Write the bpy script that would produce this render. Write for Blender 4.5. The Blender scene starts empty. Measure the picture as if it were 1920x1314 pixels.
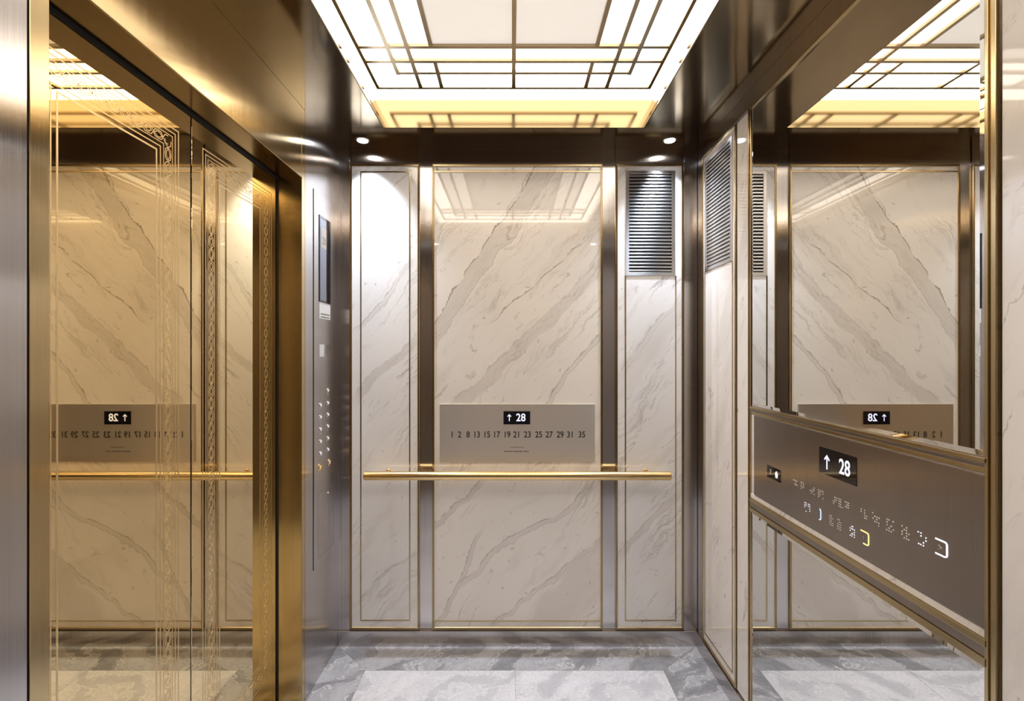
import bpy, bmesh, math, random
from mathutils import Vector, Matrix
random.seed(7)
C = bpy.context.scene.collection
sc = bpy.context.scene

# ------------------------------------------------------------------ measures
# metres; X right, Y into the cab, Z up.  S: pixels per metre of the back wall.
S = 358.0
D = 2.5                      # camera to back wall
CAMZ = 548 / S
X = lambda px: (px - 970.0) / S
H = lambda h: CAMZ + h / S   # h: pixels above the eye line, measured on the back wall
Y = lambda d: D * d
XL, XR, XD = X(634), X(1306), X(596)     # left wall, right wall, door plane
ZC = H(382)                              # ceiling
YF = -0.16                               # front wall

# ------------------------------------------------------------------ camera
cam = bpy.data.cameras.new('camera')
cam.sensor_width = 36.0
cam.lens = S * D / 1920 * 36.0
cam.shift_y = 5 / 1920
cam.clip_start = 0.01
camo = bpy.data.objects.new('camera', cam)
camo.location = (X(960), 0, CAMZ)
camo.rotation_euler = (math.pi / 2, 0, 0)
C.objects.link(camo)
sc.camera = camo

# ------------------------------------------------------------------ world, exposure
w = bpy.data.worlds.new('world'); sc.world = w
w.use_nodes = True
w.node_tree.nodes['Background'].inputs[0].default_value = (0.5, 0.5, 0.55, 1)
w.node_tree.nodes['Background'].inputs[1].default_value = 0.0
sc.view_settings.view_transform = 'Standard'
sc.view_settings.look = 'None'
sc.view_settings.gamma = 1.0
sc.view_settings.use_curve_mapping = False
sc.view_settings.exposure = 0.24
sc.cycles.max_bounces = 14
sc.cycles.diffuse_bounces = 6
sc.cycles.glossy_bounces = 10
sc.cycles.sample_clamp_indirect = 6.0
sc.cycles.caustics_reflective = True
sc.cycles.blur_glossy = 0.3
sc.cycles.use_denoising = True

PANE_C = 0.56     # glow of the middle ceiling panes
PANE_M = 2.7     # glow of the strips beside them
PANE_O = 6.0     # glow of the outer ceiling panes
RIM = 6.6        # glow of the lamp's lit margin
SPOT_W = 76.0     # watts of each downlight
WARM = (1.0, 0.90, 0.79)
COOL = (0.76, 0.85, 1.0)

# ------------------------------------------------------------------ node helpers
class NT:
    def __init__(s, name):
        s.m = bpy.data.materials.new(name); s.m.use_nodes = True
        s.t = s.m.node_tree; s.n = s.t.nodes; s.l = s.t.links
        s.b = s.n['Principled BSDF']
    def node(s, kind, **kw):
        n = s.n.new(kind)
        for k, v in kw.items(): setattr(n, k, v)
        return n
    def put(s, sock, v):
        if isinstance(v, bpy.types.NodeSocket): s.l.new(v, sock)
        elif v is not None: sock.default_value = v
    def math(s, op, a, b=None, c=None, clamp=False):
        n = s.node('ShaderNodeMath', operation=op, use_clamp=clamp)
        s.put(n.inputs[0], a)
        if b is not None: s.put(n.inputs[1], b)
        if c is not None: s.put(n.inputs[2], c)
        return n.outputs[0]
    def comb(s, x, y, z=0.0):
        n = s.node('ShaderNodeCombineXYZ')
        s.put(n.inputs[0], x); s.put(n.inputs[1], y); s.put(n.inputs[2], z)
        return n.outputs[0]
    def noise(s, vec, scale, detail=3.0, rough=0.55, out=0):
        n = s.node('ShaderNodeTexNoise')
        s.put(n.inputs['Vector'], vec)
        n.inputs['Scale'].default_value = scale
        n.inputs['Detail'].default_value = detail
        n.inputs['Roughness'].default_value = rough
        return n.outputs[out]
    def smooth(s, v, a, b, lo=0.0, hi=1.0):
        n = s.node('ShaderNodeMapRange', interpolation_type='SMOOTHSTEP')
        s.put(n.inputs[0], v)
        for i, q in zip((1, 2, 3, 4), (a, b, lo, hi)): n.inputs[i].default_value = q
        return n.outputs[0]
    def mix(s, f, a, b):
        n = s.node('ShaderNodeMix', data_type='RGBA')
        s.put(n.inputs[0], f)
        s.put(n.inputs[6], a if isinstance(a, bpy.types.NodeSocket) else (*a, 1))
        s.put(n.inputs[7], b if isinstance(b, bpy.types.NodeSocket) else (*b, 1))
        return n.outputs[2]
    def pos(s):
        g = s.node('ShaderNodeNewGeometry')
        sp = s.node('ShaderNodeSeparateXYZ')
        s.l.new(g.outputs['Position'], sp.inputs[0])
        return sp.outputs
    def bump(s, h, strength, dist):
        n = s.node('ShaderNodeBump')
        n.inputs['Strength'].default_value = strength
        n.inputs['Distance'].default_value = dist
        s.put(n.inputs['Height'], h)
        s.l.new(n.outputs[0], s.b.inputs['Normal'])

def metal(name, col, rough, aniso=0.0, tangent=None, brush=None, brush_amt=0.0, wave=0.0):
    """brushed or polished metal; tangent = direction the highlight spreads in;
    brush = scale vector of the brushing streaks"""
    t = NT(name)
    t.b.inputs['Base Color'].default_value = (*col, 1)
    t.b.inputs['Metallic'].default_value = 1.0
    t.b.inputs['Roughness'].default_value = rough
    if tangent:
        t.b.inputs['Anisotropic'].default_value = aniso
        t.put(t.b.inputs['Tangent'], t.comb(*tangent))
    p = t.pos()
    if brush:
        v = t.comb(t.math('MULTIPLY', p[0], brush[0]), t.math('MULTIPLY', p[1], brush[1]), t.math('MULTIPLY', p[2], brush[2]))
        n = t.noise(v, 1.0, 2.0)
        k = t.smooth(n, 0.3, 0.7)
        t.put(t.b.inputs['Base Color'], t.mix(k, tuple(c * (1 - brush_amt) for c in col), tuple(min(1, c * (1 + brush_amt)) for c in col)))
        t.put(t.b.inputs['Roughness'], t.math('MULTIPLY_ADD', k, rough * 0.1, rough * 0.95))
    if wave:
        v = t.comb(p[0], p[1], t.math('MULTIPLY', p[2], 0.5))
        t.bump(t.noise(v, 3.0, 1.0), 1.0, wave)
    return t.m

def plain(name, col, rough=0.5, metallic=0.0, emit=None, strength=0.0, spec=0.5):
    t = NT(name)
    t.b.inputs['Base Color'].default_value = (*col, 1)
    t.b.inputs['Roughness'].default_value = rough
    t.b.inputs['Metallic'].default_value = metallic
    t.b.inputs['Specular IOR Level'].default_value = spec
    if emit:
        t.b.inputs['Emission Color'].default_value = (*emit, 1)
        t.b.inputs['Emission Strength'].default_value = strength
    return t.m

def marble(name, axis, veins=(), seed=0.0, angle=50, amount=1.0, base=(0.90, 0.845, 0.78)):
    """white marble with diagonal taupe veins.  axis: 0 = wall facing along Y (uses x,z), 1 = wall along Y (uses y,z).
    veins: (p0, p1, half width, edge strength, body strength) lines in the wall's own metres"""
    t = NT(name)
    p = t.pos()
    a = p[0] if axis == 0 else p[1]
    z = p[2]
    flat = t.comb(t.math('ADD', a, seed), z, seed * 1.7)
    w1 = t.math('SUBTRACT', t.noise(flat, 2.3, 2.0), 0.5)
    w2 = t.math('SUBTRACT', t.noise(flat, 9.0, 6.0, 0.7), 0.5)
    warp = t.math('ADD', t.math('MULTIPLY', w1, 0.16), t.math('MULTIPLY', w2, 0.085))
    th = math.radians(angle)
    def uv(th):
        u = t.math('SUBTRACT', t.math('MULTIPLY', a, math.sin(th)), t.math('MULTIPLY', z, math.cos(th)))
        v = t.math('ADD', t.math('MULTIPLY', a, math.cos(th)), t.math('MULTIPLY', z, math.sin(th)))
        return u, v
    u, v = uv(th)
    uw = t.math('ADD', u, warp)
    body = None; edge = None
    # background veins, drawn out along the grain
    g = t.comb(t.math('MULTIPLY', t.math('ADD', uw, seed), 3.1), t.math('MULTIPLY', v, 0.42), seed)
    n = t.noise(g, 1.55, 3.0, 0.5)
    body = t.math('MULTIPLY', t.smooth(n, 0.54, 0.70), 0.24 * amount)
    l1 = t.smooth(t.math('ABSOLUTE', t.math('SUBTRACT', n, 0.545)), 0.0, 0.007, 1.0, 0.0)
    brk = t.smooth(t.noise(flat, 5.0, 3.0, 0.7), 0.42, 0.66)
    edge = t.math('MULTIPLY', t.math('MULTIPLY', l1, brk), 0.50 * amount)
    g2 = t.comb(t.math('MULTIPLY', t.math('ADD', uw, seed + 4), 8.0), t.math('MULTIPLY', v, 1.3), seed + 9)
    n2 = t.noise(g2, 1.6, 4.0, 0.6)
    l2 = t.smooth(t.math('ABSOLUTE', t.math('SUBTRACT', n2, 0.5)), 0.0, 0.016, 1.0, 0.0)
    brk2 = t.smooth(t.noise(flat, 8.0, 3.0, 0.7), 0.54, 0.70)
    edge = t.math('MAXIMUM', edge, t.math('MULTIPLY', t.math('MULTIPLY', l2, brk2), 0.42 * amount))
    body = t.math('MAXIMUM', body, t.math('MULTIPLY', t.smooth(n2, 0.55, 0.72), 0.16 * amount))
    # bundles of fine hairlines
    g4 = t.comb(t.math('MULTIPLY', uw, 26.0), t.math('MULTIPLY', v, 1.7), seed + 2)
    n4 = t.noise(g4, 1.0, 4.0, 0.6)
    l4 = t.smooth(t.math('ABSOLUTE', t.math('SUBTRACT', n4, 0.5)), 0.0, 0.035, 1.0, 0.0)
    p4 = t.comb(t.math('MULTIPLY', uw, 4.2), t.math('MULTIPLY', v, 1.5), seed + 5)
    k4 = t.smooth(t.noise(p4, 1.0, 2.0), 0.50, 0.66)
    edge = t.math('MAXIMUM', edge, t.math('MULTIPLY', t.math('MULTIPLY', l4, k4), 0.34 * amount))
    # flecks
    g3 = t.comb(t.math('MULTIPLY', uw, 60.0), t.math('MULTIPLY', v, 26.0), seed)
    fl = t.smooth(t.noise(g3, 1.0, 1.0), 0.735, 0.79)
    edge = t.math('MAXIMUM', edge, t.math('MULTIPLY', fl, 0.42 * amount))
    fine = t.noise(t.comb(t.math('MULTIPLY', uw, 40.0), t.math('MULTIPLY', v, 7.0), seed), 1.0, 4.0, 0.7)
    for (p0, p1, hw, es, bs) in veins:
        ang = math.atan2(p1[1] - p0[1], p1[0] - p0[0])
        off = p0[0] * math.sin(ang) - p0[1] * math.cos(ang)
        uu, vv = uv(ang)
        d0 = t.math('SUBTRACT', t.math('ADD', uu, t.math('MULTIPLY', warp, 0.75)), off)
        v0 = p0[0] * math.cos(ang) + p0[1] * math.sin(ang)
        v1 = p1[0] * math.cos(ang) + p1[1] * math.sin(ang)
        ends = t.math('MULTIPLY', t.smooth(vv, v0 - 0.09, v0 + 0.03), t.smooth(vv, v1 - 0.03, v1 + 0.09, 1.0, 0.0))
        ad = t.math('ABSOLUTE', d0)
        if bs > 0:
            bmask = t.math('MULTIPLY', t.smooth(ad, hw * 0.8, hw * 1.05, 1.0, 0.0), t.math('MULTIPLY_ADD', fine, 1.6, 0.1))
            body = t.math('MAXIMUM', body, t.math('MULTIPLY', t.math('MULTIPLY', bmask, ends), bs))
        lm = t.smooth(t.math('ABSOLUTE', t.math('ADD', d0, hw)), 0.0, 0.0055, 1.0, 0.0)
        lm = t.math('MULTIPLY', lm, t.smooth(t.noise(flat, 9.0, 3.0, 0.7), 0.30, 0.60))
        edge = t.math('MAXIMUM', edge, t.math('MULTIPLY', t.math('MULTIPLY', lm, ends), es))
        if bs > 0:
            lm2 = t.smooth(t.math('ABSOLUTE', t.math('SUBTRACT', d0, hw)), 0.0, 0.004, 1.0, 0.0)
            edge = t.math('MAXIMUM', edge, t.math('MULTIPLY', t.math('MULTIPLY', lm2, ends), es * 0.45))
    cloud = t.smooth(t.noise(flat, 1.7, 2.0), 0.35, 0.7)
    col = t.mix(cloud, base, tuple(c * 0.93 for c in base))
    col = t.mix(body, col, (0.40, 0.335, 0.275))
    col = t.mix(edge, col, (0.20, 0.155, 0.115))
    t.put(t.b.inputs['Base Color'], col)
    t.b.inputs['Roughness'].default_value = 0.035
    t.b.inputs['Specular IOR Level'].default_value = 0.85
    return t.m

def bp(px, py):    # a point of the back wall in its own metres
    return (X(px), H(662 - py))

V_MAIN = [
    (bp(812, 640), bp(1030, 300), 0.042, 0.9, 0.30),
    (bp(930, 597), bp(1100, 448), 0.004, 0.75, 0.0),
    (bp(860, 765), bp(1125, 500), 0.030, 0.40, 0.26),
    (bp(1022, 765), bp(1130, 618), 0.012, 0.70, 0.22),
    (bp(815, 990), bp(905, 905), 0.012, 0.45, 0.30),
    (bp(868, 1085), bp(1125, 900), 0.014, 0.60, 0.22),
    (bp(815, 1165), bp(900, 1010), 0.010, 0.45, 0.25),
    (bp(930, 1165), bp(1125, 1010), 0.010, 0.45, 0.2),
]
M = {}
M['marble_mid'] = marble('veined marble centre', 0, V_MAIN, 0.4, amount=0.9)
M['marble_back'] = marble('veined marble side', 0, [
    (bp(678, 610), bp(770, 500), 0.010, 0.5, 0.2), (bp(676, 740), bp(772, 640), 0.022, 0.25, 0.30),
    (bp(676, 1120), bp(772, 1035), 0.006, 0.6, 0.15), (bp(685, 385), bp(770, 325), 0.003, 0.5, 0),
    (bp(1172, 690), bp(1268, 560), 0.012, 0.4, 0.25), (bp(1172, 1040), bp(1268, 930), 0.016, 0.4, 0.3)],
    3.1, amount=0.95, base=(0.92, 0.90, 0.885))
M['marble_right'] = marble('veined marble right', 1, [], 6.3, angle=118, amount=1.0, base=(0.90, 0.85, 0.80))
M['front'] = metal('dark bronze front wall', (0.24, 0.205, 0.175), 0.35)

STEEL = (0.58, 0.545, 0.53)
M['steel_back'] = metal('brushed steel back', STEEL, 0.19, 0.95, (1, 0, 0), (300, 300, 2), 0.05)
M['steel_side'] = metal('brushed steel side', STEEL, 0.19, 0.95, (0, 1, 0), (300, 300, 2), 0.05, wave=0.004)
M['steel_panel'] = metal('brushed steel panel', (0.36, 0.315, 0.28), 0.24, 0.8, (0, 1, 0), (300, 300, 3), 0.05)
M['steel_plate'] = metal('satin steel plate', (0.74, 0.66, 0.57), 0.34, 0.8, (0, 0, 1), (0.6, 0.6, 1300), 0.018)
M['gold_side'] = metal('brushed gold', (0.60, 0.46, 0.25), 0.18, 0.9, (0, 1, 0), (300, 300, 2), 0.04, wave=0.005)
M['gold_back'] = metal('brushed gold jamb', (0.68, 0.51, 0.24), 0.2, 0.8, (1, 0, 0), (300, 300, 2), 0.04)
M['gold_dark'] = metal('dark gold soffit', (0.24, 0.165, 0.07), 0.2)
M['gold_mirror'] = metal('polished gold mirror', (0.80, 0.63, 0.36), 0.012)
M['gold_etch'] = metal('etched gold', (0.86, 0.66, 0.36), 0.42)
M['gold_cove'] = metal('polished gold cove', (0.20, 0.155, 0.085), 0.13)
M['brass'] = metal('brass bead', (0.50, 0.39, 0.22), 0.20)
M['brass_rail'] = metal('satin brass rail', (0.80, 0.58, 0.28), 0.24)
M['bronze'] = metal('bronze mullion', (0.42, 0.33, 0.21), 0.30)
M['ceil'] = metal('polished dark bronze', (0.24, 0.18, 0.105), 0.12, wave=0.002)
M['frieze'] = metal('reflection-tinted brushed steel', (0.52, 0.44, 0.375), 0.17, 0.9, (1, 0, 0), (300, 200, 3), 0.06)  # same steel as the walls, colour darkened for the dark ceiling it reflects
M['frieze_side'] = metal('reflection-tinted brushed steel side', (0.52, 0.44, 0.375), 0.17, 0.9, (0, 1, 0), (300, 200, 3), 0.06)  # same darkened tint, highlight spread along the side wall
M['mirror'] = metal('silver mirror', (0.86, 0.86, 0.84), 0.004)
M['chrome'] = metal('chrome', (0.75, 0.75, 0.76), 0.12)
M['silver'] = metal('silver slat', (0.78, 0.77, 0.77), 0.30, 0.85, (0, 0, 1))
M['dark'] = plain('dark void', (0.006, 0.005, 0.005), 0.8)
M['glass_black'] = plain('black glass', (0.008, 0.007, 0.010), 0.06)
M['lcd'] = plain('grey display glass', (0.12, 0.125, 0.16), 0.08)
M['ink'] = plain('dark engraving', (0.02, 0.015, 0.012), 0.6)
M['grey_ink'] = plain('grey engraving', (0.16, 0.13, 0.11), 0.6)
M['dot'] = plain('pale raised dots', (0.9, 0.84, 0.76), 0.4)
M['label'] = plain('pale label', (0.62, 0.61, 0.60), 0.35)
M['digit'] = plain('lit digits', (0.1, 0.1, 0.1), 0.5, 0, (0.80, 0.80, 1.0), 1.1)
M['digit_dim'] = plain('dim lit digits', (0.1, 0.1, 0.1), 0.5, 0, (1.0, 0.8, 0.6), 0.30)
M['lit_white'] = plain('lit white ring', (0.1, 0.1, 0.1), 0.5, 0, (0.86, 0.86, 1.0), 1.2)
M['lit_blue'] = plain('lit blue ring', (0.1, 0.1, 0.1), 0.5, 0, (0.62, 0.74, 1.0), 0.95)
M['lit_yellow'] = plain('lit yellow ring', (0.1, 0.1, 0.1), 0.5, 0, (1.0, 0.78, 0.28), 1.0)
M['pane_mid'] = plain('lamp pane', (0.6, 0.58, 0.55), 0.4, 0, WARM, PANE_C)
M['pane_side'] = plain('lamp pane strip', (0.6, 0.58, 0.55), 0.4, 0, WARM, PANE_M)
M['pane_out'] = plain('lamp pane bright', (0.8, 0.78, 0.74), 0.4, 0, WARM, PANE_O)
M['rim'] = plain('lamp margin', (0.8, 0.78, 0.74), 0.4, 0, (1.0, 0.885, 0.74), RIM)
M['lens'] = plain('downlight lens', (0.9, 0.9, 0.9), 0.3, 0, (0.92, 0.95, 1.0), 14.0)

def floor_mat(name, light, seed):
    t = NT(name); p = t.pos()
    a, b = p[0], p[1]
    flat = t.comb(t.math('ADD', a, seed), b, seed)
    w = t.math('MULTIPLY', t.math('SUBTRACT', t.noise(flat, 4.0, 4.0, 0.6), 0.5), 0.28)
    th = math.radians(38)
    u = t.math('ADD', t.math('SUBTRACT', t.math('MULTIPLY', a, math.sin(th)), t.math('MULTIPLY', b, math.cos(th))), w)
    v = t.math('ADD', t.math('MULTIPLY', a, math.cos(th)), t.math('MULTIPLY', b, math.sin(th)))
    g = t.comb(t.math('MULTIPLY', u, 5.0), t.math('MULTIPLY', v, 1.6), seed)
    n = t.noise(g, 1.8, 5.0, 0.62)
    if light: c0, c1 = (0.52, 0.52, 0.55), (0.72, 0.715, 0.745)
    else: c0, c1 = (0.24, 0.24, 0.255), (0.48, 0.48, 0.505)
    col = t.mix(t.smooth(n, 0.36, 0.66), c0, c1)
    l = t.smooth(t.math('ABSOLUTE', t.math('SUBTRACT', n, 0.50)), 0.0, 0.02, 1.0, 0.0)
    col = t.mix(t.math('MULTIPLY', l, 0.42), col, (0.86, 0.86, 0.87))
    n3 = t.noise(flat, 16.0, 4.0, 0.7)
    l3 = t.smooth(t.math('ABSOLUTE', t.math('SUBTRACT', n3, 0.5)), 0.0, 0.02, 1.0, 0.0)
    col = t.mix(t.math('MULTIPLY', l3, 0.12), col, (0.85, 0.85, 0.86))
    col = t.mix(t.math('MULTIPLY', t.smooth(t.noise(flat, 90.0, 3.0, 0.7), 0.4, 0.7), 0.22), col, (0.22, 0.22, 0.24))
    t.put(t.b.inputs['Base Color'], col)
    t.b.inputs['Roughness'].default_value = 0.10
    return t.m
M['floor_light'] = floor_mat('pale grey marble', True, 2.0)
M['floor_light2'] = floor_mat('pale grey marble second tile', True, 5.0)
M['floor_dark'] = floor_mat('grey marble border', False, 7.0)
M['floor_dark2'] = floor_mat('grey marble border side', False, 11.0)
M['grout'] = plain('grey joint', (0.25, 0.24, 0.24), 0.6)

# ------------------------------------------------------------------ geometry helpers
BACK = lambda a, b, n: Vector((a, D - n, b))        # a = x, b = z, n out of the wall
RIGHT = lambda a, b, n: Vector((XR - n, a, b))      # a = y
LEFT = lambda a, b, n: Vector((XL + n, a, b))
DOOR = lambda a, b, n: Vector((XD + n, a, b))
CEIL = lambda a, b, n: Vector((a, b, ZC - n))       # a = x, b = y, n downward
WORLD = lambda a, b, n: Vector((a, b, n))

class MB:
    def __init__(s): s.v = []; s.f = []; s.mi = []; s.cur = 0
    def box(s, P, a0, a1, b0, b1, n0, n1):
        o = len(s.v)
        for n in (n0, n1):
            for (a, b) in ((a0, b0), (a1, b0), (a1, b1), (a0, b1)): s.v.append(P(a, b, n))
        for f in ((0, 3, 2, 1), (4, 5, 6, 7), (0, 1, 5, 4), (1, 2, 6, 5), (2, 3, 7, 6), (3, 0, 4, 7)):
            s.f.append([o + i for i in f]); s.mi.append(s.cur)
        return s
    def ring(s, P, a0, a1, b0, b1, prof):
        """rectangular moulding; prof = closed list of (inset, height)"""
        o = len(s.v); k = len(prof)
        for (i, h) in prof:
            for (a, b) in ((a0 + i, b0 + i), (a1 - i, b0 + i), (a1 - i, b1 - i), (a0 + i, b1 - i)): s.v.append(P(a, b, h))
        for j in range(k):
            j2 = (j + 1) % k
            for q in range(4):
                q2 = (q + 1) % 4
                s.f.append([o + 4 * j + q, o + 4 * j + q2, o + 4 * j2 + q2, o + 4 * j2 + q]); s.mi.append(s.cur)
        return s
    def poly(s, P, pts, n0, n1):
        o = len(s.v); k = len(pts)
        for n in (n0, n1):
            for (a, b) in pts: s.v.append(P(a, b, n))
        s.f.append([o + i for i in range(k)][::-1]); s.mi.append(s.cur)
        s.f.append([o + k + i for i in range(k)]); s.mi.append(s.cur)
        for i in range(k):
            j = (i + 1) % k
            s.f.append([o + i, o + j, o + k + j, o + k + i]); s.mi.append(s.cur)
        return s
    def quad(s, pts):
        o = len(s.v); s.v += [Vector(p) for p in pts]; s.f.append([o, o + 1, o + 2, o + 3]); s.mi.append(s.cur); return s
    def stroke(s, P, pts, wd, n0, n1, closed=False):
        """thin raised line along a 2-d path, mitred"""
        k = len(pts); L = []; R = []
        for i in range(k):
            p = Vector(pts[i])
            if closed: q0, q1 = Vector(pts[i - 1]), Vector(pts[(i + 1) % k])
            else: q0, q1 = Vector(pts[max(0, i - 1)]), Vector(pts[min(k - 1, i + 1)])
            d0 = (p - q0); d1 = (q1 - p)
            d0 = d0.normalized() if d0.length > 1e-9 else d1.normalized()
            d1 = d1.normalized() if d1.length > 1e-9 else d0
            tt = (d0 + d1); tt = tt.normalized() if tt.length > 1e-6 else d0
            nn = Vector((-tt.y, tt.x)); c = max(0.35, nn.dot(Vector((-d0.y, d0.x))))
            L.append(p + nn * (wd / 2 / c)); R.append(p - nn * (wd / 2 / c))
        o = len(s.v)
        for i in range(k):
            for (q, n) in ((L[i], n0), (L[i], n1), (R[i], n1), (R[i], n0)): s.v.append(P(q.x, q.y, n))
        for i in range(k if closed else k - 1):
            j = (i + 1) % k
            for q in range(4):
                q2 = (q + 1) % 4
                s.f.append([o + 4 * i + q, o + 4 * i + q2, o + 4 * j + q2, o + 4 * j + q]); s.mi.append(s.cur)
        if not closed:
            s.f.append([o, o + 1, o + 2, o + 3]); s.f.append([o + 4 * k - 4 + i for i in (3, 2, 1, 0)]); s.mi += [s.cur] * 2
        return s
    def disc(s, P, ca, cb, prof, seg=32):
        """lathed button/ring about the plane's normal; prof = list of (radius, height)"""
        o = len(s.v); k = len(prof)
        for (r, h) in prof:
            for i in range(seg):
                a = 2 * math.pi * i / seg
                s.v.append(P(ca + r * math.cos(a), cb + r * math.sin(a), h))
        for j in range(k - 1):
            for i in range(seg):
                i2 = (i + 1) % seg
                s.f.append([o + j * seg + i, o + j * seg + i2, o + (j + 1) * seg + i2, o + (j + 1) * seg + i]); s.mi.append(s.cur)
        s.f.append([o + (k - 1) * seg + i for i in range(seg)]); s.mi.append(s.cur)
        return s
    def tube(s, p0, p1, r, seg=40, cap=0.0):
        p0 = Vector(p0); p1 = Vector(p1); ax = (p1 - p0).normalized()
        q = ax.orthogonal().normalized(); w_ = ax.cross(q)
        st = [(p0, r - cap), (p0 + ax * cap, r), (p1 - ax * cap, r), (p1, r - cap)] if cap else [(p0, r), (p1, r)]
        o = len(s.v)
        for (c, rr) in st:
            for i in range(seg):
                a = 2 * math.pi * i / seg
                s.v.append(c + q * rr * math.cos(a) + w_ * rr * math.sin(a))
        for j in range(len(st) - 1):
            for i in range(seg):
                i2 = (i + 1) % seg
                s.f.append([o + j * seg + i, o + j * seg + i2, o + (j + 1) * seg + i2, o + (j + 1) * seg + i]); s.mi.append(s.cur)
        s.f.append([o + i for i in range(seg)][::-1]); s.f.append([o + (len(st) - 1) * seg + i for i in range(seg)]); s.mi += [s.cur] * 2
        return s
    def build(s, name, mat, parent=None, smooth=False, bevel=0.0):
        me = bpy.data.meshes.new(name)
        org = parent.matrix_world.translation.copy() if parent else Vector((0, 0, 0))
        if parent: org = Vector(parent.location)
        me.from_pydata([tuple(v - org) for v in s.v], [], s.f)
        bm = bmesh.new(); bm.from_mesh(me); bmesh.ops.recalc_face_normals(bm, faces=bm.faces); bm.to_mesh(me); bm.free()
        mats = mat if isinstance(mat, (list, tuple)) else [mat]
        for m_ in mats: me.materials.append(m_)
        for p_, i in zip(me.polygons, s.mi):
            p_.material_index = i
            if smooth: p_.use_smooth = True
        o = bpy.data.objects.new(name, me); C.objects.link(o)
        if parent: o.parent = parent
        if bevel:
            b = o.modifiers.new('bevel', 'BEVEL'); b.width = bevel; b.segments = 2; b.limit_method = 'ANGLE'
        if smooth:
            me.set_sharp_from_angle(angle=math.radians(40))
        return o

def structure(name, mb, mat, **kw):
    o = mb.build(name, mat, **kw); o['kind'] = 'structure'; return o
def thing(name, label, cat, loc, group=None):
    o = bpy.data.objects.new(name, None); C.objects.link(o)
    o.empty_display_size = 0.05
    o.location = loc; o['label'] = label; o['category'] = cat
    if group: o['group'] = group
    return o

def text(name, s, P, a, b, n, size, mat, parent, flip=1, ext=0.0004, align='CENTER', sx=1.0, bold=0.012):
    """raised text; flip=-1 where the reader's right is the plane's -a"""
    cu = bpy.data.curves.new(name, 'FONT'); cu.body = s; cu.size = size; cu.extrude = ext; cu.offset = size * bold
    cu.align_x = align; cu.align_y = 'CENTER'
    o = bpy.data.objects.new(name, cu); C.objects.link(o)
    dg = bpy.context.evaluated_depsgraph_get(); dg.update()
    me = bpy.data.meshes.new_from_object(o.evaluated_get(dg))
    bpy.data.objects.remove(o)
    org = Vector(parent.location)
    for v in me.vertices:
        v.co = P(a + flip * v.co.x * sx, b + v.co.y, n + v.co.z) - org
    me.materials.clear(); me.materials.append(mat)
    o = bpy.data.objects.new(name, me); C.objects.link(o); o.parent = parent
    return o

BEAD = lambda wd, h: [(0, -0.004), (0, h * 0.6), (wd * 0.2, h), (wd * 0.42, h * 0.95), (wd * 0.5, h * 0.45), (wd * 0.6, h * 0.8), (wd * 0.85, h * 0.75), (wd, h * 0.35), (wd, -0.004)]
LINE = lambda wd, h: [(0, -0.002), (0, h * 0.7), (wd * 0.2, h), (wd * 0.8, h), (wd, h * 0.7), (wd, -0.002)]

# ------------------------------------------------------------------ room shell
# floor: mitred grey border and pale field tiles
m = MB(); fx0, fx1, fy1 = X(706), X(1222), Y(0.922); fy0 = YF + 0.2; g = 0.0008; xm = X(965.6)
m.cur = 0; m.box(WORLD, XD - 0.1, XR + 0.05, YF - 0.05, D + 0.05, -0.03, -0.002)
m.cur = 1; m.poly(WORLD, [(XL, D - 0), (fx0, fy1), (xm - g, fy1), (xm - g, D)], -0.002, 0)
m.poly(WORLD, [(xm + g, D), (xm + g, fy1), (fx1, fy1), (XR, D)], -0.002, 0)
m.cur = 2; m.poly(WORLD, [(XL, D - 0.002), (XL, YF), (fx0, fy0), (fx0, fy1 - 0.001)], -0.002, 0)
m.poly(WORLD, [(XR, YF), (XR, D - 0.002), (fx1, fy1 - 0.001), (fx1, fy0)], -0.002, 0)
m.poly(WORLD, [(XL, YF), (XR, YF), (fx1, fy0), (fx0, fy0)], -0.002, 0)
m.poly(WORLD, [(XD - 0.05, Y(0.36)), (XL - 0.0005, Y(0.36)), (XL - 0.0005, Y(0.84)), (XD - 0.05, Y(0.84))], -0.002, -0.0003)
m.cur = 3; m.poly(WORLD, [(fx0 + g, fy0), (xm - g, fy0), (xm - g, fy1 - 0.0016), (fx0 + g, fy1 - 0.0016)], -0.002, 0)
m.cur = 4; m.poly(WORLD, [(xm + g, fy0), (fx1 - g, fy0), (fx1 - g, fy1 - 0.0016), (xm + g, fy1 - 0.0016)], -0.002, 0)
structure('floor', m, [M['grout'], M['floor_dark'], M['floor_dark2'], M['floor_light'], M['floor_light2']])

# ceiling: polished panels with hairline seams round the lamp opening
LX0, LX1 = X(963.2 - 222), X(963.2 + 222)
LY0, LY1 = Y(0.25), Y(0.905)
m = MB(); s_ = 0.0007
xs = [XD - 0.1, LX0, LX1, XR + 0.05]; ys = [YF - 0.05, LY0, LY1, D + 0.05]
for i in range(3):
    for j in range(3):
        if i == 1 and j == 1: continue
        m.box(CEIL, xs[i] + s_, xs[i + 1] - s_, ys[j] + s_, ys[j + 1] - s_, -0.012, 0)
        m.box(CEIL, xs[i] - (0 if i == 0 else 0), xs[i + 1], ys[j], ys[j + 1], -0.03, -0.0125)
structure('ceiling', m, M['ceil'])

# back wall: steel backing seen as pilasters and corner posts
structure('wall_back', MB().box(BACK, XL - 0.1, XR + 0.1, -0.02, ZC + 0.05, -0.05, -0.006), M['steel_back'])
structure('wall_right', MB().box(RIGHT, YF - 0.05, D + 0.05, -0.02, ZC + 0.05, -0.05, -0.004), M['steel_side'])
structure('wall_front', MB().box(WORLD, XL - 0.1, XR + 0.1, YF - 0.05, YF, -0.02, ZC + 0.05), M['front'])
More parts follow.
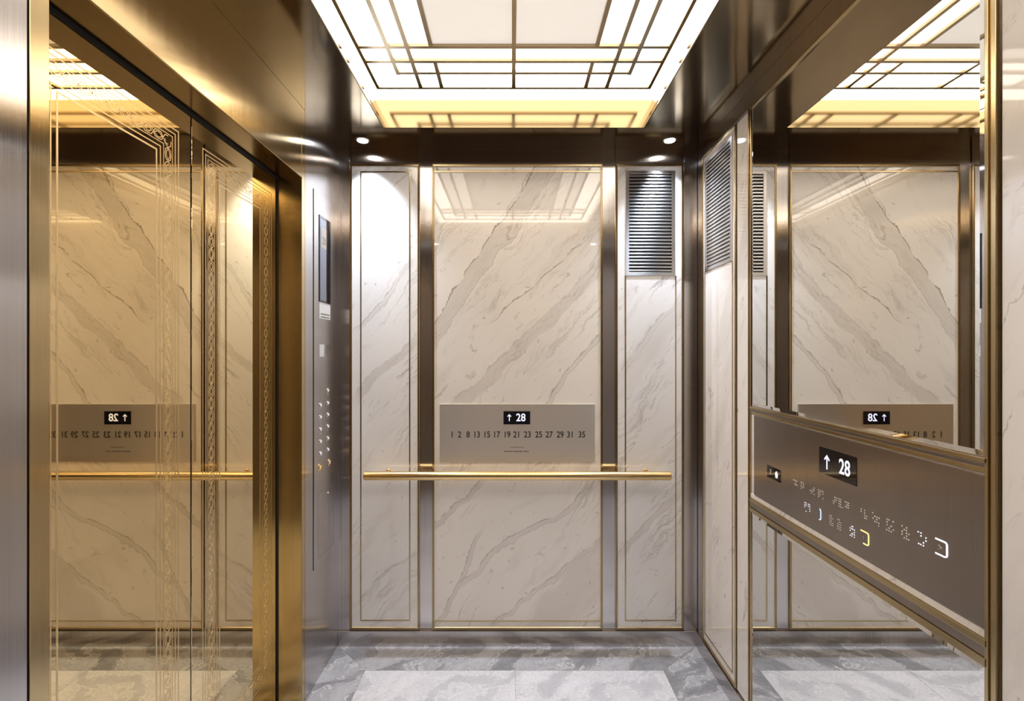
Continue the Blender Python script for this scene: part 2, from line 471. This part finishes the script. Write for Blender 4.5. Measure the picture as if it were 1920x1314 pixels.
# left wall: returns, transom, soffit and jambs
dN0, dN1, dF0, dF1 = 0.3600, 0.376, 0.827, 0.840
ZS = H(273)
m = MB(); m.box(LEFT, YF, Y(dN0) - 0.004, 0, ZC, -0.12, 0); m.box(LEFT, Y(dF1) + 0.0015, D, 0, ZC, -0.12, 0)
structure('wall_left', m, M['steel_side'])
structure('trim_1', MB().box(LEFT, Y(dN0) - 0.0035, Y(dN0) + 0.001, 0, ZC, -0.12, -0.006), M['dark'])
m = MB(); m.box(LEFT, Y(dN0) + 0.001, Y(dN1), 0, ZC, -0.12, 0.0)
structure('trim_2', m, M['gold_side'], bevel=0.0012)
m = MB(); m.box(LEFT, Y(dF0), Y(dF1), 0, ZC, -0.09, 0.0)
structure('trim_3', m, [M['gold_side']], bevel=0.0012)
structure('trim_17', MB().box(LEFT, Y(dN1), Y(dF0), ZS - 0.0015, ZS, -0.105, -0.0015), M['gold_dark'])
structure('trim_4', MB().box(LEFT, Y(dN1), Y(dF0), ZS, ZC, -0.12, 0.0), M['gold_side'], bevel=0.001)
# recessed box behind the doors
m = MB(); m.box(DOOR, Y(dN0) - 0.1, Y(dF1) + 0.1, -0.02, ZC, -0.10, -0.05)
structure('trim_5', m, M['dark'])
# jamb reveal (faces the camera)
structure('trim_6', MB().box(WORLD, XD - 0.045, XL - 0.0905, Y(dF0) + 0.006, Y(dF0) + 0.03, 0, ZS), M['gold_back'])
structure('trim_7', MB().box(WORLD, XD + 0.0035, XL - 0.0002, Y(dF0) - 0.0015, Y(dF0) + 0.0, 0, ZS), M['gold_back'])

# friezes under the ceiling
zf0 = H(357)
m = MB(); m.box(BACK, X(656), X(787.5), zf0, ZC, -0.006, 0.0)
structure('trim_8', m, M['frieze'], bevel=0.0008)
structure('trim_9', MB().box(BACK, X(810.5), X(1129.5), zf0, ZC, -0.006, 0.0), M['frieze'], bevel=0.0008)
structure('trim_10', MB().box(BACK, X(1153.5), X(1282), zf0, ZC, -0.006, 0.0), M['frieze'], bevel=0.0008)
structure('trim_11', MB().box(RIGHT, YF, Y(0.972), zf0, ZC, -0.004, 0.001), M['frieze_side'], bevel=0.0008)
structure('trim_12', MB().box(BACK, XL, X(655.5), 0.07, ZC, -0.006, 0.001), M['steel_back'], bevel=0.0008)
structure('trim_13', MB().box(BACK, X(1282.5), XR, 0.07, ZC, -0.006, 0.001), M['steel_back'], bevel=0.0008)
# baseboards
zb = H(-519.5)
structure('baseboard_back', MB().box(BACK, XL + 0.0, XR - 0.0, 0, zb, -0.006, 0.008), M['steel_back'], bevel=0.0015)
structure('baseboard_right', MB().box(RIGHT, YF, D - 0.008, 0, zb, -0.004, 0.008), M['steel_side'], bevel=0.0015)

# ------------------------------------------------------------------ elevator doors
def etched(P, a0, a1, b0, b1, dirn):
    """etched border: nested lines and a running knot band; a = y, b = z"""
    mb = MB(); n0, n1 = -0.0002, 0.00035
    def rect(i, j, wd): mb.stroke(P, [(a0 + i, b0 + j + 0.07), (a1 - i, b0 + j + 0.07), (a1 - i, b1 - j), (a0 + i, b1 - j)], wd, n0, n1, closed=True)
    T = 0.034
    for off, wd in ((0.055, 0.0035), (0.069, 0.0028), (0.081, 0.0020), (0.117, 0.0020), (0.130, 0.0030), (0.145, 0.0048)):
        rect(off, off + T, wd)
    # knot band
    c = 0.099
    A0, A1, B0, B1 = a0 + c, a1 - c, b0 + c + T + 0.07, b1 - c - T
    def run(p0, p1):
        L = (Vector(p1) - Vector(p0)); n_ = max(1, round(L.length / 0.085)); u_ = L / n_
        t_ = L.normalized(); nn = Vector((-t_.y, t_.x)); st = L.length / n_
        for k in range(n_):
            o_ = Vector(p0) + u_ * k
            ph = [[(0, -1), (.16, -.9), (.34, .8), (.5, 1), (.66, .8), (.84, -.9), (1, -1)],
                  [(0, 1), (.16, .9), (.34, -.8), (.5, -1), (.66, -.8), (.84, .9), (1, 1)],
                  [(.30, 0), (.42, .5), (.5, .62), (.58, .5), (.70, 0), (.58, -.5), (.5, -.62), (.42, -.5), (.30, 0)],
                  [(-.16, 0), (-.06, .55), (.06, .55), (.16, 0), (.06, -.55), (-.06, -.55), (-.16, 0)]]
            for q in ph:
                mb.stroke(P, [tuple(o_ + t_ * (x_ * st) + nn * (y_ * 0.0125)) for x_, y_ in q], 0.0022, n0, n1)
    run((A0, B0), (A0, B1)); run((A1, B0), (A1, B1)); run((A0, B1), (A1, B1)); run((A0, B0), (A1, B0))
    return mb
seam = 0.605
for nm, a0, a1 in (('door_1', Y(0.3687), Y(seam) - 0.0025), ('door_2', Y(seam) + 0.0025, Y(dF0) - 0.004 + 0.012)):
    d_ = MB().box(DOOR, a0, a1, 0.006, ZS + 0.02, -0.035, 0.0).build(nm, M['gold_mirror'], bevel=0.0015)
    d_['kind'] = 'structure'
    e1 = a1 if nm == 'door_1' else Y(dF0) + 0.004
    etched(DOOR, a0, e1, 0.0 + 0.02, ZS, 1).build('etched_border', M['gold_etch'], d_)
# dark running gap along the top and far side of the doors
structure('trim_14', MB().box(DOOR, Y(dN1), Y(dF0), ZS - 0.012, ZS + 0.001, 0.0006, 0.006), M['dark'])
structure('trim_15', MB().box(DOOR, Y(dF0) - 0.0085, Y(dF0) - 0.0017, 0, ZS - 0.012, 0.0006, 0.004), M['dark'])

# ------------------------------------------------------------------ marble panels
PT, PB = H(354), H(-517)         # panel top and bottom
def marble_panel(label, P, a0, a1, mat, inner=None, loc=None, cat='wall panel', hole=None, bead=0.0115, group=None, lines=None):
    o = thing('marble_panel', label, cat, loc)
    mb = MB()
    if hole:
        h0, h1, hb, ht = hole
        mb.box(P, a0 + .003, a1 - .003, PB + .003, hb, -0.0035, 0.0)
        mb.box(P, a0 + .003, a1 - .003, ht, PT - .003, -0.0035, 0.0)
        mb.box(P, a0 + .003, h0, hb, ht, -0.0035, 0.0); mb.box(P, h1, a1 - .003, hb, ht, -0.0035, 0.0)
    else:
        mb.box(P, a0 + .003, a1 - .003, PB + .003, PT - .003, -0.0035, 0.0)
    mb.build('marble_slab', mat, o)
    if bead: MB().ring(P, a0, a1, PB, PT, BEAD(bead, 0.006)).build('brass_frame', M['brass'], o)
    if inner:
        if hole:      # the inlay runs round three sides below the vent
            i0, i1, j0, j1 = inner
            q = MB()
            q.box(P, i0, i0 + .0065, j0, hole[2], -0.001, 0.0018); q.box(P, i1 - .0065, i1, j0, hole[2], -0.001, 0.0018)
            q.box(P, i0 + .0065, i1 - .0065, j0, j0 + .0065, -0.001, 0.0018)
            q.build('brass_inlay', M['brass'], o)
        else:
            MB().ring(P, *inner, LINE(0.0065, 0.0018)).build('brass_inlay', M['brass'], o)
    if lines:
        for z_ in lines:
            MB().box(P, a0 + bead, a1 - bead, z_ - .003, z_ + .003, -0.001, 0.0018).build('brass_inlay', M['brass'], o)
    return o
IT, IB = H(341), H(-502)
marble_panel('tall narrow white marble panel with brass inlay, left of the rail wall panels', BACK, X(656), X(787), M['marble_back'],
             (X(675.5), X(769.5), IB, IT), (X(721), D, 0.07))
marble_panel('widest white marble panel with bold diagonal veins behind the steel floor-number plate', BACK, X(810.5), X(1130), M['marble_mid'],
             None, (X(970), D, 0.07), lines=(H(340.5), H(-502)))
VB, VT = H(145), H(342)
marble_panel('tall narrow white marble panel under the silver vent on the back wall', BACK, X(1154), X(1282), M['marble_back'],
             (X(1171.5), X(1268), IB, IT), (X(1218), D, 0.07), hole=(X(1174), X(1265.5), VB, VT))
marble_panel('framed white marble panel under the vent on the right wall, nearest the corner', RIGHT, Y(0.822), Y(0.966), M['marble_right'],
             (Y(0.8352), Y(0.9575), IB, IT), (XR, Y(0.89), 0.07), hole=(Y(0.8365), Y(0.956), VB, VT))
marble_panel('slim plain white marble strip between the vent panel and the mirrors', RIGHT, Y(0.7785), Y(0.8205), M['marble_right'],
             None, (XR, Y(0.8), 0.07), bead=0.0)
marble_panel('plain white marble panel at the far right beyond the mirror frame', RIGHT, YF, Y(0.3775), M['marble_right'],
             None, (XR, 0.4, 0.07), bead=0.0)

# ------------------------------------------------------------------ vents
def vent(label, P, a0, a1, loc):
    o = thing('air_vent', label, 'air vent', loc)
    MB().ring(P, a0, a1, VB, VT, [(0, -0.004), (0, 0.0025), (0.001, 0.0035), (0.017, 0.0035), (0.018, 0.002), (0.018, -0.004)]).build('vent_frame', M['silver'], o)
    MB().box(P, a0 + .002, a1 - .002, VB + .002, VT - .002, -0.0055, -0.0045).build('dark_backing', M['dark'], o)
    q = MB(); z0, z1 = VB + 0.019, VT - 0.019; N = 29
    for k in range(N):
        zc = z0 + (k + 0.5) * (z1 - z0) / N; h = (z1 - z0) / N * 0.24
        i0 = len(q.v)
        for a in (a0 + .018, a1 - .018):
            for (b, n) in ((zc - h, -0.002), (zc - h, 0.0012), (zc, 0.0018), (zc + h, 0.0012), (zc + h, -0.002)): q.v.append(P(a, b, n))
        for j in range(5):
            j2 = (j + 1) % 5; q.f.append([i0 + j, i0 + j2, i0 + 5 + j2, i0 + 5 + j]); q.mi.append(0)
        q.f.append([i0 + j for j in range(5)]); q.f.append([i0 + 5 + j for j in range(5)]); q.mi += [0, 0]
    q.build('slats', M['silver'], o)
vent('silver louvred vent set in the back wall marble panel', BACK, X(1173), X(1266), (X(1219), D, VB))
vent('silver louvred vent set in the right wall marble panel', RIGHT, Y(0.837), Y(0.9555), (XR, Y(0.895), VB))

# ------------------------------------------------------------------ mirrors and their frame on the right wall
a_n, a_f = Y(0.3785), Y(0.7775)
m = MB()
for (p, q) in ((a_n, a_n + 0.011), (a_n + 0.016, a_n + 0.024)): m.box(RIGHT, p, q, PB, PT + .004, -0.004, 0.007)
m.box(RIGHT, a_n + 0.011, a_n + 0.016, PB, PT, -0.004, 0.001)
m.box(RIGHT, a_f - 0.007, a_f, PB, PT + .004, -0.004, 0.007); m.box(RIGHT, a_f - 0.020, a_f - 0.011, PB, PT, -0.004, 0.005)
m.box(RIGHT, a_f - 0.011, a_f - 0.007, PB, PT, -0.004, 0.001)
m.box(RIGHT, a_n + 0.024, a_f - 0.02, PT - 0.006, PT + .004, -0.004, 0.007)
structure('trim_16', m, M['brass'], bevel=0.0012)
ma0, ma1 = a_n + 0.0245, a_f - 0.0205
def mirror(label, b0, b1, loc):
    o = thing('wall_mirror', label, 'mirror', loc)
    bw = 0.013
    q = MB(); q.box(RIGHT, ma0 + bw, ma1 - bw, b0 + bw, b1 - bw, -0.003, 0.0025)
    q.build('mirror_glass', M['mirror'], o)
    MB().ring(RIGHT, ma0, ma1, b0, b1, [(0, -0.003), (0, 0.0012), (bw, 0.0025), (bw, -0.003)]).build('bevelled_edge', M['mirror'], o)
    return o
mirror('large upper wall mirror above the steel call panel', H(-76), PT - 0.0065, (XR, Y(0.57), H(-76)))
mirror('lower wall mirror below the steel call panel', PB, H(-228.5), (XR, Y(0.57), PB))

# ------------------------------------------------------------------ steel call panel on the right wall
cp = thing('call_panel', 'wide brown-grey steel call panel with dotted marks between the two wall mirrors', 'control panel', (XR, Y(0.57), H(-201)))
def hmould(name, b0, b1, mat, n1=0.007, parent=cp):
    return MB().box(RIGHT, ma0 - 0.004, ma1 + 0.004, b0, b1, -0.003, n1).build(name, mat, parent, bevel=0.0012)
hmould('upper_moulding', H(-80), H(-76.2), M['brass'], 0.009)
hmould('upper_moulding', H(-83.5), H(-80.2), M['steel_panel'], 0.006)
hmould('upper_moulding', H(-87.5), H(-83.7), M['brass'], 0.004)
hmould('marble_ledge', H(-208), H(-201.8), M['marble_right'], 0.004)
hmould('lower_moulding', H(-213.5), H(-208.2), M['brass'], 0.009)
hmould('lower_moulding', H(-221.5), H(-213.7), M['steel_panel'], 0.005)
hmould('lower_moulding', H(-228), H(-221.7), M['brass'], 0.009)
pa0, pa1 = Y(0.386), Y(0.7585)
MB().box(RIGHT, ma0 - 0.002, ma1 + .003, H(-201.5), H(-88), -0.003, 0.001).build('back_plate', M['marble_right'], cp)
MB().box(RIGHT, pa0, pa1, H(-201), H(-88.5), 0.001, 0.006).build('face_plate', M['steel_panel'], cp, bevel=0.0012)
N1 = 0.006
def arrow(P, a, b, h, wd, n, mat, parent, flip=1):
    q = MB(); q.stroke(P, [(a, b - h / 2), (a, b + h / 2 - wd)], wd, n, n + .0006)
    q.stroke(P, [(a - h * .26, b + h * .16), (a, b + h / 2 - wd * .5), (a + h * .26, b + h * .16)], wd, n, n + .0007)
    q.build('arrow', mat, parent)
dd = MB().box(RIGHT, Y(0.532), Y(0.5965), H(-133), H(-104), N1 - .001, N1 + .0012).build('floor_display', M['glass_black'], cp)
dd.location = (0, 0, 0)
def sub(o, parent):     # a child of a child keeps world placement
    return o
class Off:  # text parent wrapper: part sits at its thing's origin
    pass
def text_on(part, root, *a, **k):
    o = text(a[0], a[1], a[2], a[3], a[4], a[5], a[6], a[7], root, **k); o.parent = part; return o
def arrow_on(part, root, *a):
    q0 = set(bpy.data.objects); arrow(*a, root)
    for o in set(bpy.data.objects) - q0: o.parent = part
text_on(dd, cp, 'digits', '28', RIGHT, Y(0.5508), H(-119), N1 + .0015, 0.062, M['digit'], flip=-1, sx=0.76)
arrow_on(dd, cp, RIGHT, Y(0.5815), H(-119), 0.043, 0.0048, N1 + .0012, M['digit'])
d2 = MB().box(RIGHT, Y(0.6825), Y(0.7185), H(-166), H(-150), N1 - .001, N1 + .0010).build('small_display', M['glass_black'], cp)
text_on(d2, cp, 'digits', '3', RIGHT, Y(0.7085), H(-158), N1 + .0012, 0.026, M['digit_dim'], flip=-1)
q = MB(); q.disc(RIGHT, Y(0.6925), H(-155.2), [(0.0045, N1 + .001), (0.0045, N1 + .0018)], 16)
q.poly(RIGHT, [(Y(0.6925) - .009, H(-156)), (Y(0.6925) + .009, H(-156)), (Y(0.6925) + .006, H(-162)), (Y(0.6925) - .006, H(-162))], N1 + .001, N1 + .0018)
o_ = q.build('pictogram', M['lit_white'], cp); o_.parent = d2
def braille(d, h, cols, rows, mat, dens=0.55, r=0.0020):
    q = MB(); st = 0.0068; c = Y(d); hit = 0
    for i in range(cols):
        for j in range(rows):
            if random.random() < dens:
                q.disc(RIGHT, c + (i - (cols - 1) / 2) * st * random.uniform(.9, 1.1), H(h) + (j - (rows - 1) / 2) * st, [(r, N1), (r * .8, N1 + .0007), (r * .3, N1 + .001)], 8); hit += 1
    if hit: q.build('braille_mark', mat, cp)
def dof(x): return 346 / (x - 960)
zx = lambda z: 1380 + z / 2.289
for z_, cl, rw, mt, dn in ((262, 4, 3, 'chrome', .6), (293, 3, 4, 'chrome', .6), (335, 4, 4, 'chrome', .55), (372, 4, 4, 'chrome', .6), (430, 4, 4, 'chrome', .5), (458, 3, 4, 'chrome', .5), (485, 3, 4, 'chrome', .6),
                   (558, 4, 4, 'chrome', .55), (610, 4, 5, 'chrome', .6), (672, 4, 5, 'chrome', .6), (738, 4, 5, 'chrome', .55)):
    braille(dof(zx(z_)), -157, cl, rw, M['dot' if mt == 'chrome' else mt], dn)
braille(dof(zx(810)), -156, 4, 5, M['lit_white'], .62, .0019)
for z_, mt in ((306, 'lit_white'), (322, 'lit_white'), (418, 'chrome'), (452, 'chrome'), (503, 'lit_white'), (514, 'lit_white')):
    braille(dof(zx(z_)), -180, 2 if mt == 'lit_white' else 3, 5, M['dot' if mt == 'chrome' else mt], .7, .0017)
def sq_button(x, h, mat, glyph):
    c = Y(dof(x)); z0 = H(h); r = 0.0165
    b_ = MB().box(RIGHT, c - r + .002, c + r - .002, z0 - r + .002, z0 + r - .002, N1 - .0005, N1 + .0012).build('button', M['steel_panel'], cp, bevel=0.001)
    pts = [(c + r * .75, z0 + r)]
    for k in range(7):
        a = math.pi / 2 * k / 6; pts.append((c - r + .006 - .006 * math.sin(a), z0 + r - .006 + .006 * math.cos(a)))
    for k in range(7):
        a = math.pi / 2 * k / 6; pts.append((c - r + .006 - .006 * math.cos(a), z0 - r + .006 - .006 * math.sin(a)))
    pts.append((c + r * .75, z0 - r))
    if mat == 'lit_blue': pts = pts[1:]; pts[-1] = (c - r * .55, z0 - r)
    if mat == 'lit_yellow': pts[-1] = (c + r * .2, z0 - r)
    o1 = MB().stroke(RIGHT, pts, 0.0032, N1, N1 + .0014).build('lit_edge', M[mat], cp); o1.parent = b_
    q = MB()
    if glyph == '>': q.stroke(RIGHT, [(c + .004, z0 + .005), (c - .004, z0), (c + .004, z0 - .005)], .0014, N1 + .001, N1 + .0018)
    elif glyph == ':':
        q.stroke(RIGHT, [(c, z0 - .006), (c, z0 + .006)], .0014, N1 + .001, N1 + .0018); q.stroke(RIGHT, [(c - .003, z0 + .002), (c + .003, z0 + .002)], .0014, N1 + .001, N1 + .0018)
    else: q.disc(RIGHT, c + .003, z0, [(.0018, N1 + .001), (.0018, N1 + .0018)], 10)
    o2 = q.build('button_mark', M['chrome'], cp); o2.parent = b_
sq_button(1768.5, -156, 'lit_white', '>')
sq_button(zx(560), -180, 'lit_yellow', ':')
sq_button(zx(358), -180, 'lit_blue', '.')

# ------------------------------------------------------------------ floor-number plate on the back wall
ip = thing('floor_number_plate', 'brushed steel plate with a row of floor numbers above the brass handrail', 'sign', (X(970), D, H(-203)))
MB().box(BACK, X(825), X(1115), H(-203), H(-95), 0.0, 0.008).build('plate', M['steel_plate'], ip, bevel=0.0015)
fd = MB().box(BACK, X(944), X(994), H(-133), H(-108.5), 0.007, 0.0092).build('floor_display', M['glass_black'], ip)
text_on(fd, ip, 'digits', '28', BACK, X(976.5), H(-120.8), 0.0095, 0.056, M['digit'], flip=1, sx=0.9)
arrow_on(fd, ip, BACK, X(955), H(-120.5), 0.036, 0.0040, 0.0092, M['digit'])
for s, px in zip('1 2 8 13 15 17 19 21 23 25 27 29 31 35'.split(), (848, 862, 878, 894, 912.8, 931, 950.5, 969, 989, 1010, 1029.4, 1050, 1069, 1090.6)):
    text('floor_number', s, BACK, X(px), H(-152.5), 0.0082, 0.045, M['ink'], ip, ext=0.0003, sx=0.84, bold=0.014)
q = MB()
for (x0, x1, py, hh) in ((956, 982, 838, 1.0), (946, 993, 845.5, 1.8)):
    x = x0
    while x < x1:
        wd = random.uniform(0.8, 2.0); q.box(BACK, X(x), X(min(x + wd, x1)), H(662 - py - hh * random.uniform(.5, .8)), H(662 - py + hh * random.uniform(.5, .8)), 0.0078, 0.0084)
        x += wd + (0.6 if random.random() < .8 else 1.8)
q.build('small_print', M['grey_ink'], ip)

# ------------------------------------------------------------------ handrail
ry, rz = Y(0.968), H(-222.6)
hr = thing('handrail', 'round satin brass handrail across the back wall', 'handrail', (X(970), D, rz))
MB().tube((X(960 - 268), ry, rz), (X(960 + 287.5), ry, rz), 0.0222, 56, cap=0.002).build('rail', M['brass_rail'], hr, smooth=True)
for px in (725, 1214):
    xx = X(960 + (px - 960) * 0.985)
    q = MB(); q.tube((xx, ry, rz), (xx, D - 0.004, rz + 0.003), 0.0075, 24)
    q.disc(BACK, xx, rz + 0.003, [(0.0125, 0.0), (0.0125, 0.004), (0.0105, 0.006)], 32)
    q.build('bracket', M['brass_rail'], hr, smooth=True)

# ------------------------------------------------------------------ car operating panel on the left wall
co = thing('car_operating_panel', 'tall steel operating panel with black display and two button columns beside the gold doors', 'control panel', (XL, Y(0.92), H(-357)))
MB().box(LEFT, Y(0.8755), Y(0.985), H(-357), H(270), -0.001, 0.003).build('panel_face', M['steel_side'], co, bevel=0.0008)
NP = 0.003
MB().box(LEFT, Y(0.8735), Y(0.8755), H(-357), H(270), -0.001, 0.0008).build('hinge_gap', M['dark'], co)
ds = MB().box(LEFT, Y(0.898), Y(0.9525), H(87), H(233.5), NP - .001, NP + .003).build('display', M['glass_black'], co, bevel=0.0006)
o_ = MB().box(LEFT, Y(0.901), Y(0.930), H(90), H(228), NP + .0028, NP + .0034).build('screen', M['lcd'], co); o_.parent = ds
o_ = MB().box(LEFT, Y(0.905), Y(0.930), H(180), H(215), NP + .0034, NP + .0038).build('screen_picture', M['digit_dim'], co); o_.parent = ds
text_on(ds, co, 'digits', '28', LEFT, Y(0.918), H(192), NP + .004, 0.05, M['grey_ink'], sx=.9)
lp = MB().box(LEFT, Y(0.8985), Y(0.9525), H(59), H(86.5), NP - .001, NP + .0014).build('label_plate', M['label'], co)
q = MB()
for hh in (67, 62):
    a = Y(0.905)
    while a < Y(0.948):
        wd = random.uniform(.002, .006); q.box(LEFT, a, a + wd, H(hh - 1.1), H(hh + 1.1), NP + .0012, NP + .0018); a += wd + .0018
o_ = q.build('small_print', M['grey_ink'], co); o_.parent = lp
MB().box(LEFT, Y(0.90), Y(0.922), H(-6), H(15), NP - .001, NP + .0008).build('notice', M['label'], co)
MB().box(LEFT, Y(0.932), Y(0.948), H(-6), H(15), NP - .001, NP + .0008).build('notice', M['silver'], co)
def rbutton(d, h, r, mat, ringmat):
    c = Y(d); z0 = H(h)
    b_ = MB().disc(LEFT, c, z0, [(r * 1.0, NP - .0005), (r * 1.0, NP + .002), (r * .88, NP + .0032), (r * .70, NP + .0028)], 28).build('button', ringmat, co, smooth=True)
    q = MB()
    pts = [(c + r * .34 * math.cos(t), z0 + r * .34 * math.sin(t)) for t in [random.uniform(0, 1) + k * .7 for k in range(7)]]
    q.stroke(LEFT, pts, .0020, NP + .0026, NP + .0036)
    o_ = q.build('button_mark', mat, co); o_.parent = b_
    # raised tactile mark below
    q = MB()
    for k in range(2): q.disc(LEFT, c + (k - .5) * .007, z0 - r * 1.6, [(.0018, NP), (.0014, NP + .0012)], 8)
    q.build('tactile_dots', M['chrome'], co)
for k, h in enumerate((-66, -88, -108.5, -129, -150, -170)):
    rbutton(0.942, h, 0.0125, M['lit_white'], M['chrome'])
    if k: rbutton(0.9056, h, 0.0125, M['lit_white'], M['chrome'])
rbutton(0.950, -194, 0.019, M['lit_white'], M['brass_rail']); rbutton(0.903, -193, 0.019, M['lit_yellow'], M['brass_rail'])
MB().disc(LEFT, Y(0.944), H(-247), [(.006, NP), (.006, NP + .003), (.004, NP + .004)], 16).build('key_switch', M['chrome'], co)
q = MB()
for k in range(5): q.disc(LEFT, Y(0.925) + random.uniform(-.008, .012), H(-294 + random.uniform(-8, 8)), [(.0018, NP), (.0014, NP + .0012)], 8)
q.build('tactile_dots', M['chrome'], co)
MB().stroke(LEFT, [(Y(0.895), H(-235)), (Y(0.972), H(-235)), (Y(0.972), H(-345)), (Y(0.895), H(-345))], .0016, NP - .0002, NP + .0003, closed=True).build('service_door_outline', M['grey_ink'], co)

# ------------------------------------------------------------------ ceiling lamp
lc = X(962.7)
lamp = thing('ceiling_light', 'large recessed ceiling lamp of glowing panes in a gold lattice', 'ceiling light', (lc, (LY0 + LY1) / 2, ZC))
hz = 47 / S                                       # recess height
fl = 15 / S                                       # side walls lean outwards
RX0, RX1 = LX0 - fl, LX1 + fl
RY0, RY1 = LY0, LY1
zt = ZC + hz
q = MB()
q.quad([(LX0, RY0, ZC), (RX0, RY0, zt), (RX0, RY1, zt), (LX0, RY1, ZC)])
q.quad([(LX1, RY0, ZC), (RX1, RY0, zt), (RX1, RY1, zt), (LX1, RY1, ZC)])
q.quad([(LX0, RY1, ZC), (RX0, RY1, zt), (RX1, RY1, zt), (LX1, RY1, ZC)])
q.quad([(LX0, RY0, ZC), (RX0, RY0, zt), (RX1, RY0, zt), (LX1, RY0, ZC)])
cove = q.build('gold_cove', M['gold_cove'], lamp)
so = cove.modifiers.new('s', 'SOLIDIFY'); so.thickness = 0.004; so.offset = -1
# margin
GX0, GX1, GY0, GY1 = lc - 220.5 / S, lc + 220.5 / S, Y(0.295), Y(0.860)
q = MB()
def up(a, b, n): return Vector((a, b, zt + n))
q.box(up, RX0, GX0, RY0, RY1, 0, 0.01); q.box(up, GX1, RX1, RY0, RY1, 0, 0.01)
q.box(up, GX0, GX1, RY0, GY0, 0, 0.01); q.box(up, GX0, GX1, GY1, RY1, 0, 0.01)
q.build('lit_margin', M['rim'], lamp)
cy = (GY0 + GY1) / 2
def ysym(d): return (Y(d), 2 * cy - Y(d))
r1b, r1f = ysym(0.812); r2b, r2f = ysym(0.780); r3b, r3f = ysym(0.743)
la, lb, lcx = 176.5 / S, 149 / S, 115.4 / S
# panes: middle field and brighter outer ring
i0, i1 = lc - lb, lc + lb
c0, c1, j0, j1 = lc - lcx, lc + lcx, lc - la, lc + la
q = MB(); q.box(up, c0, c1, r3f, r3b, 0.001, 0.01); q.build('middle_pane', M['pane_mid'], lamp)
q = MB(); q.box(up, j0, c0, r3f, r3b, 0.001, 0.01); q.box(up, c1, j1, r3f, r3b, 0.001, 0.01)
q.box(up, j0, j1, r2f, r3f, 0.001, 0.01); q.box(up, j0, j1, r3b, r2b, 0.001, 0.01); q.build('side_pane', M['pane_side'], lamp)
q = MB(); i0, i1, r3f_, r3b_ = j0, j1, r2f, r2b
q.box(up, GX0, i0, GY0, GY1, 0.001, 0.01); q.box(up, i1, GX1, GY0, GY1, 0.001, 0.01)
q.box(up, i0, i1, GY0, r3f_, 0.001, 0.01); q.box(up, i0, i1, r3b_, GY1, 0.001, 0.01)
q.build('outer_pane', M['pane_out'], lamp)
q = MB(); hw = 0.008; z0, z1 = -0.010, 0.001
def bar(x0, x1, y0, y1, dz=0.0): q.box(up, x0, x1, y0, y1, z0 - dz, z1)
q.ring(up, GX0, GX1, GY0, GY1, [(0, z1), (0, z0), (0.014, z0), (0.014, z1)])
gx0, gx1, gy0, gy1 = GX0 + .014, GX1 - .014, GY0 + .014, GY1 - .014
bar(lc - hw, lc + hw, gy0, gy1)
for sg in (-1, 1):
    bar(lc + sg * lb - hw, lc + sg * lb + hw, gy0, gy1, .0004)
    bar(lc + sg * la - hw, lc + sg * la + hw, r1f - hw, r1b + hw, .0008)
    bar(lc + sg * lcx - hw, lc + sg * lcx + hw, r3f, r3b, .0002)
    bar(lc + sg * lcx - hw, lc + sg * lcx + hw, r2b, gy1, .0002)
    bar(lc + sg * lcx - hw, lc + sg * lcx + hw, gy0, r2f, .0002)
for y_ in (r2b, r3b, r2f, r3f): bar(gx0, gx1, y_ - hw, y_ + hw, -.0003)
for y_ in (r1b, r1f): bar(lc - la - hw, lc + la + hw, y_ - hw, y_ + hw, -.0005)
q.build('lattice', M['bronze'], lamp)
# housing above so the lamp is closed
MB().box(up, RX0 - .01, RX1 + .01, RY0 - .01, RY1 + .01, 0.0105, 0.03).build('housing', M['dark'], lamp)

# ------------------------------------------------------------------ downlights
def downlight(label, x, y):
    o = thing('downlight', label, 'downlight', (x, y, ZC), 'small ceiling downlights')
    P = lambda a, b, n: Vector((a, b, ZC - n))
    q = MB(); R_ = 0.036
    q.disc(P, x, y, [(R_, 0.0), (R_, 0.003), (R_ * .86, 0.004), (R_ * .80, 0.0015)], 40)
    q.build('trim_ring', M['chrome'], o, smooth=True)
    q = MB(); q.disc(P, x, y, [(R_ * .72, 0.002), (R_ * .70, 0.0046)], 32)
    q.build('lens', M['lens'], o)
    li = bpy.data.lights.new('downlight_beam', 'SPOT'); li.energy = SPOT_W; li.color = COOL
    li.spot_size = math.radians(92); li.spot_blend = 1.0; li.shadow_soft_size = 0.022
    lo = bpy.data.objects.new('beam', li); C.objects.link(lo); lo.location = (x, y, ZC - 0.009)
    return o
downlight('round cool-white downlight over the left marble panel', X(692), Y(0.957))
downlight('round cool-white downlight over the back wall vent', X(1243), Y(0.957))
downlight('round cool-white downlight near the entrance, only mirrored in the centre marble at left', X(692), Y(0.137))
downlight('round cool-white downlight near the entrance, only mirrored in the centre marble at right', X(1243), Y(0.137))
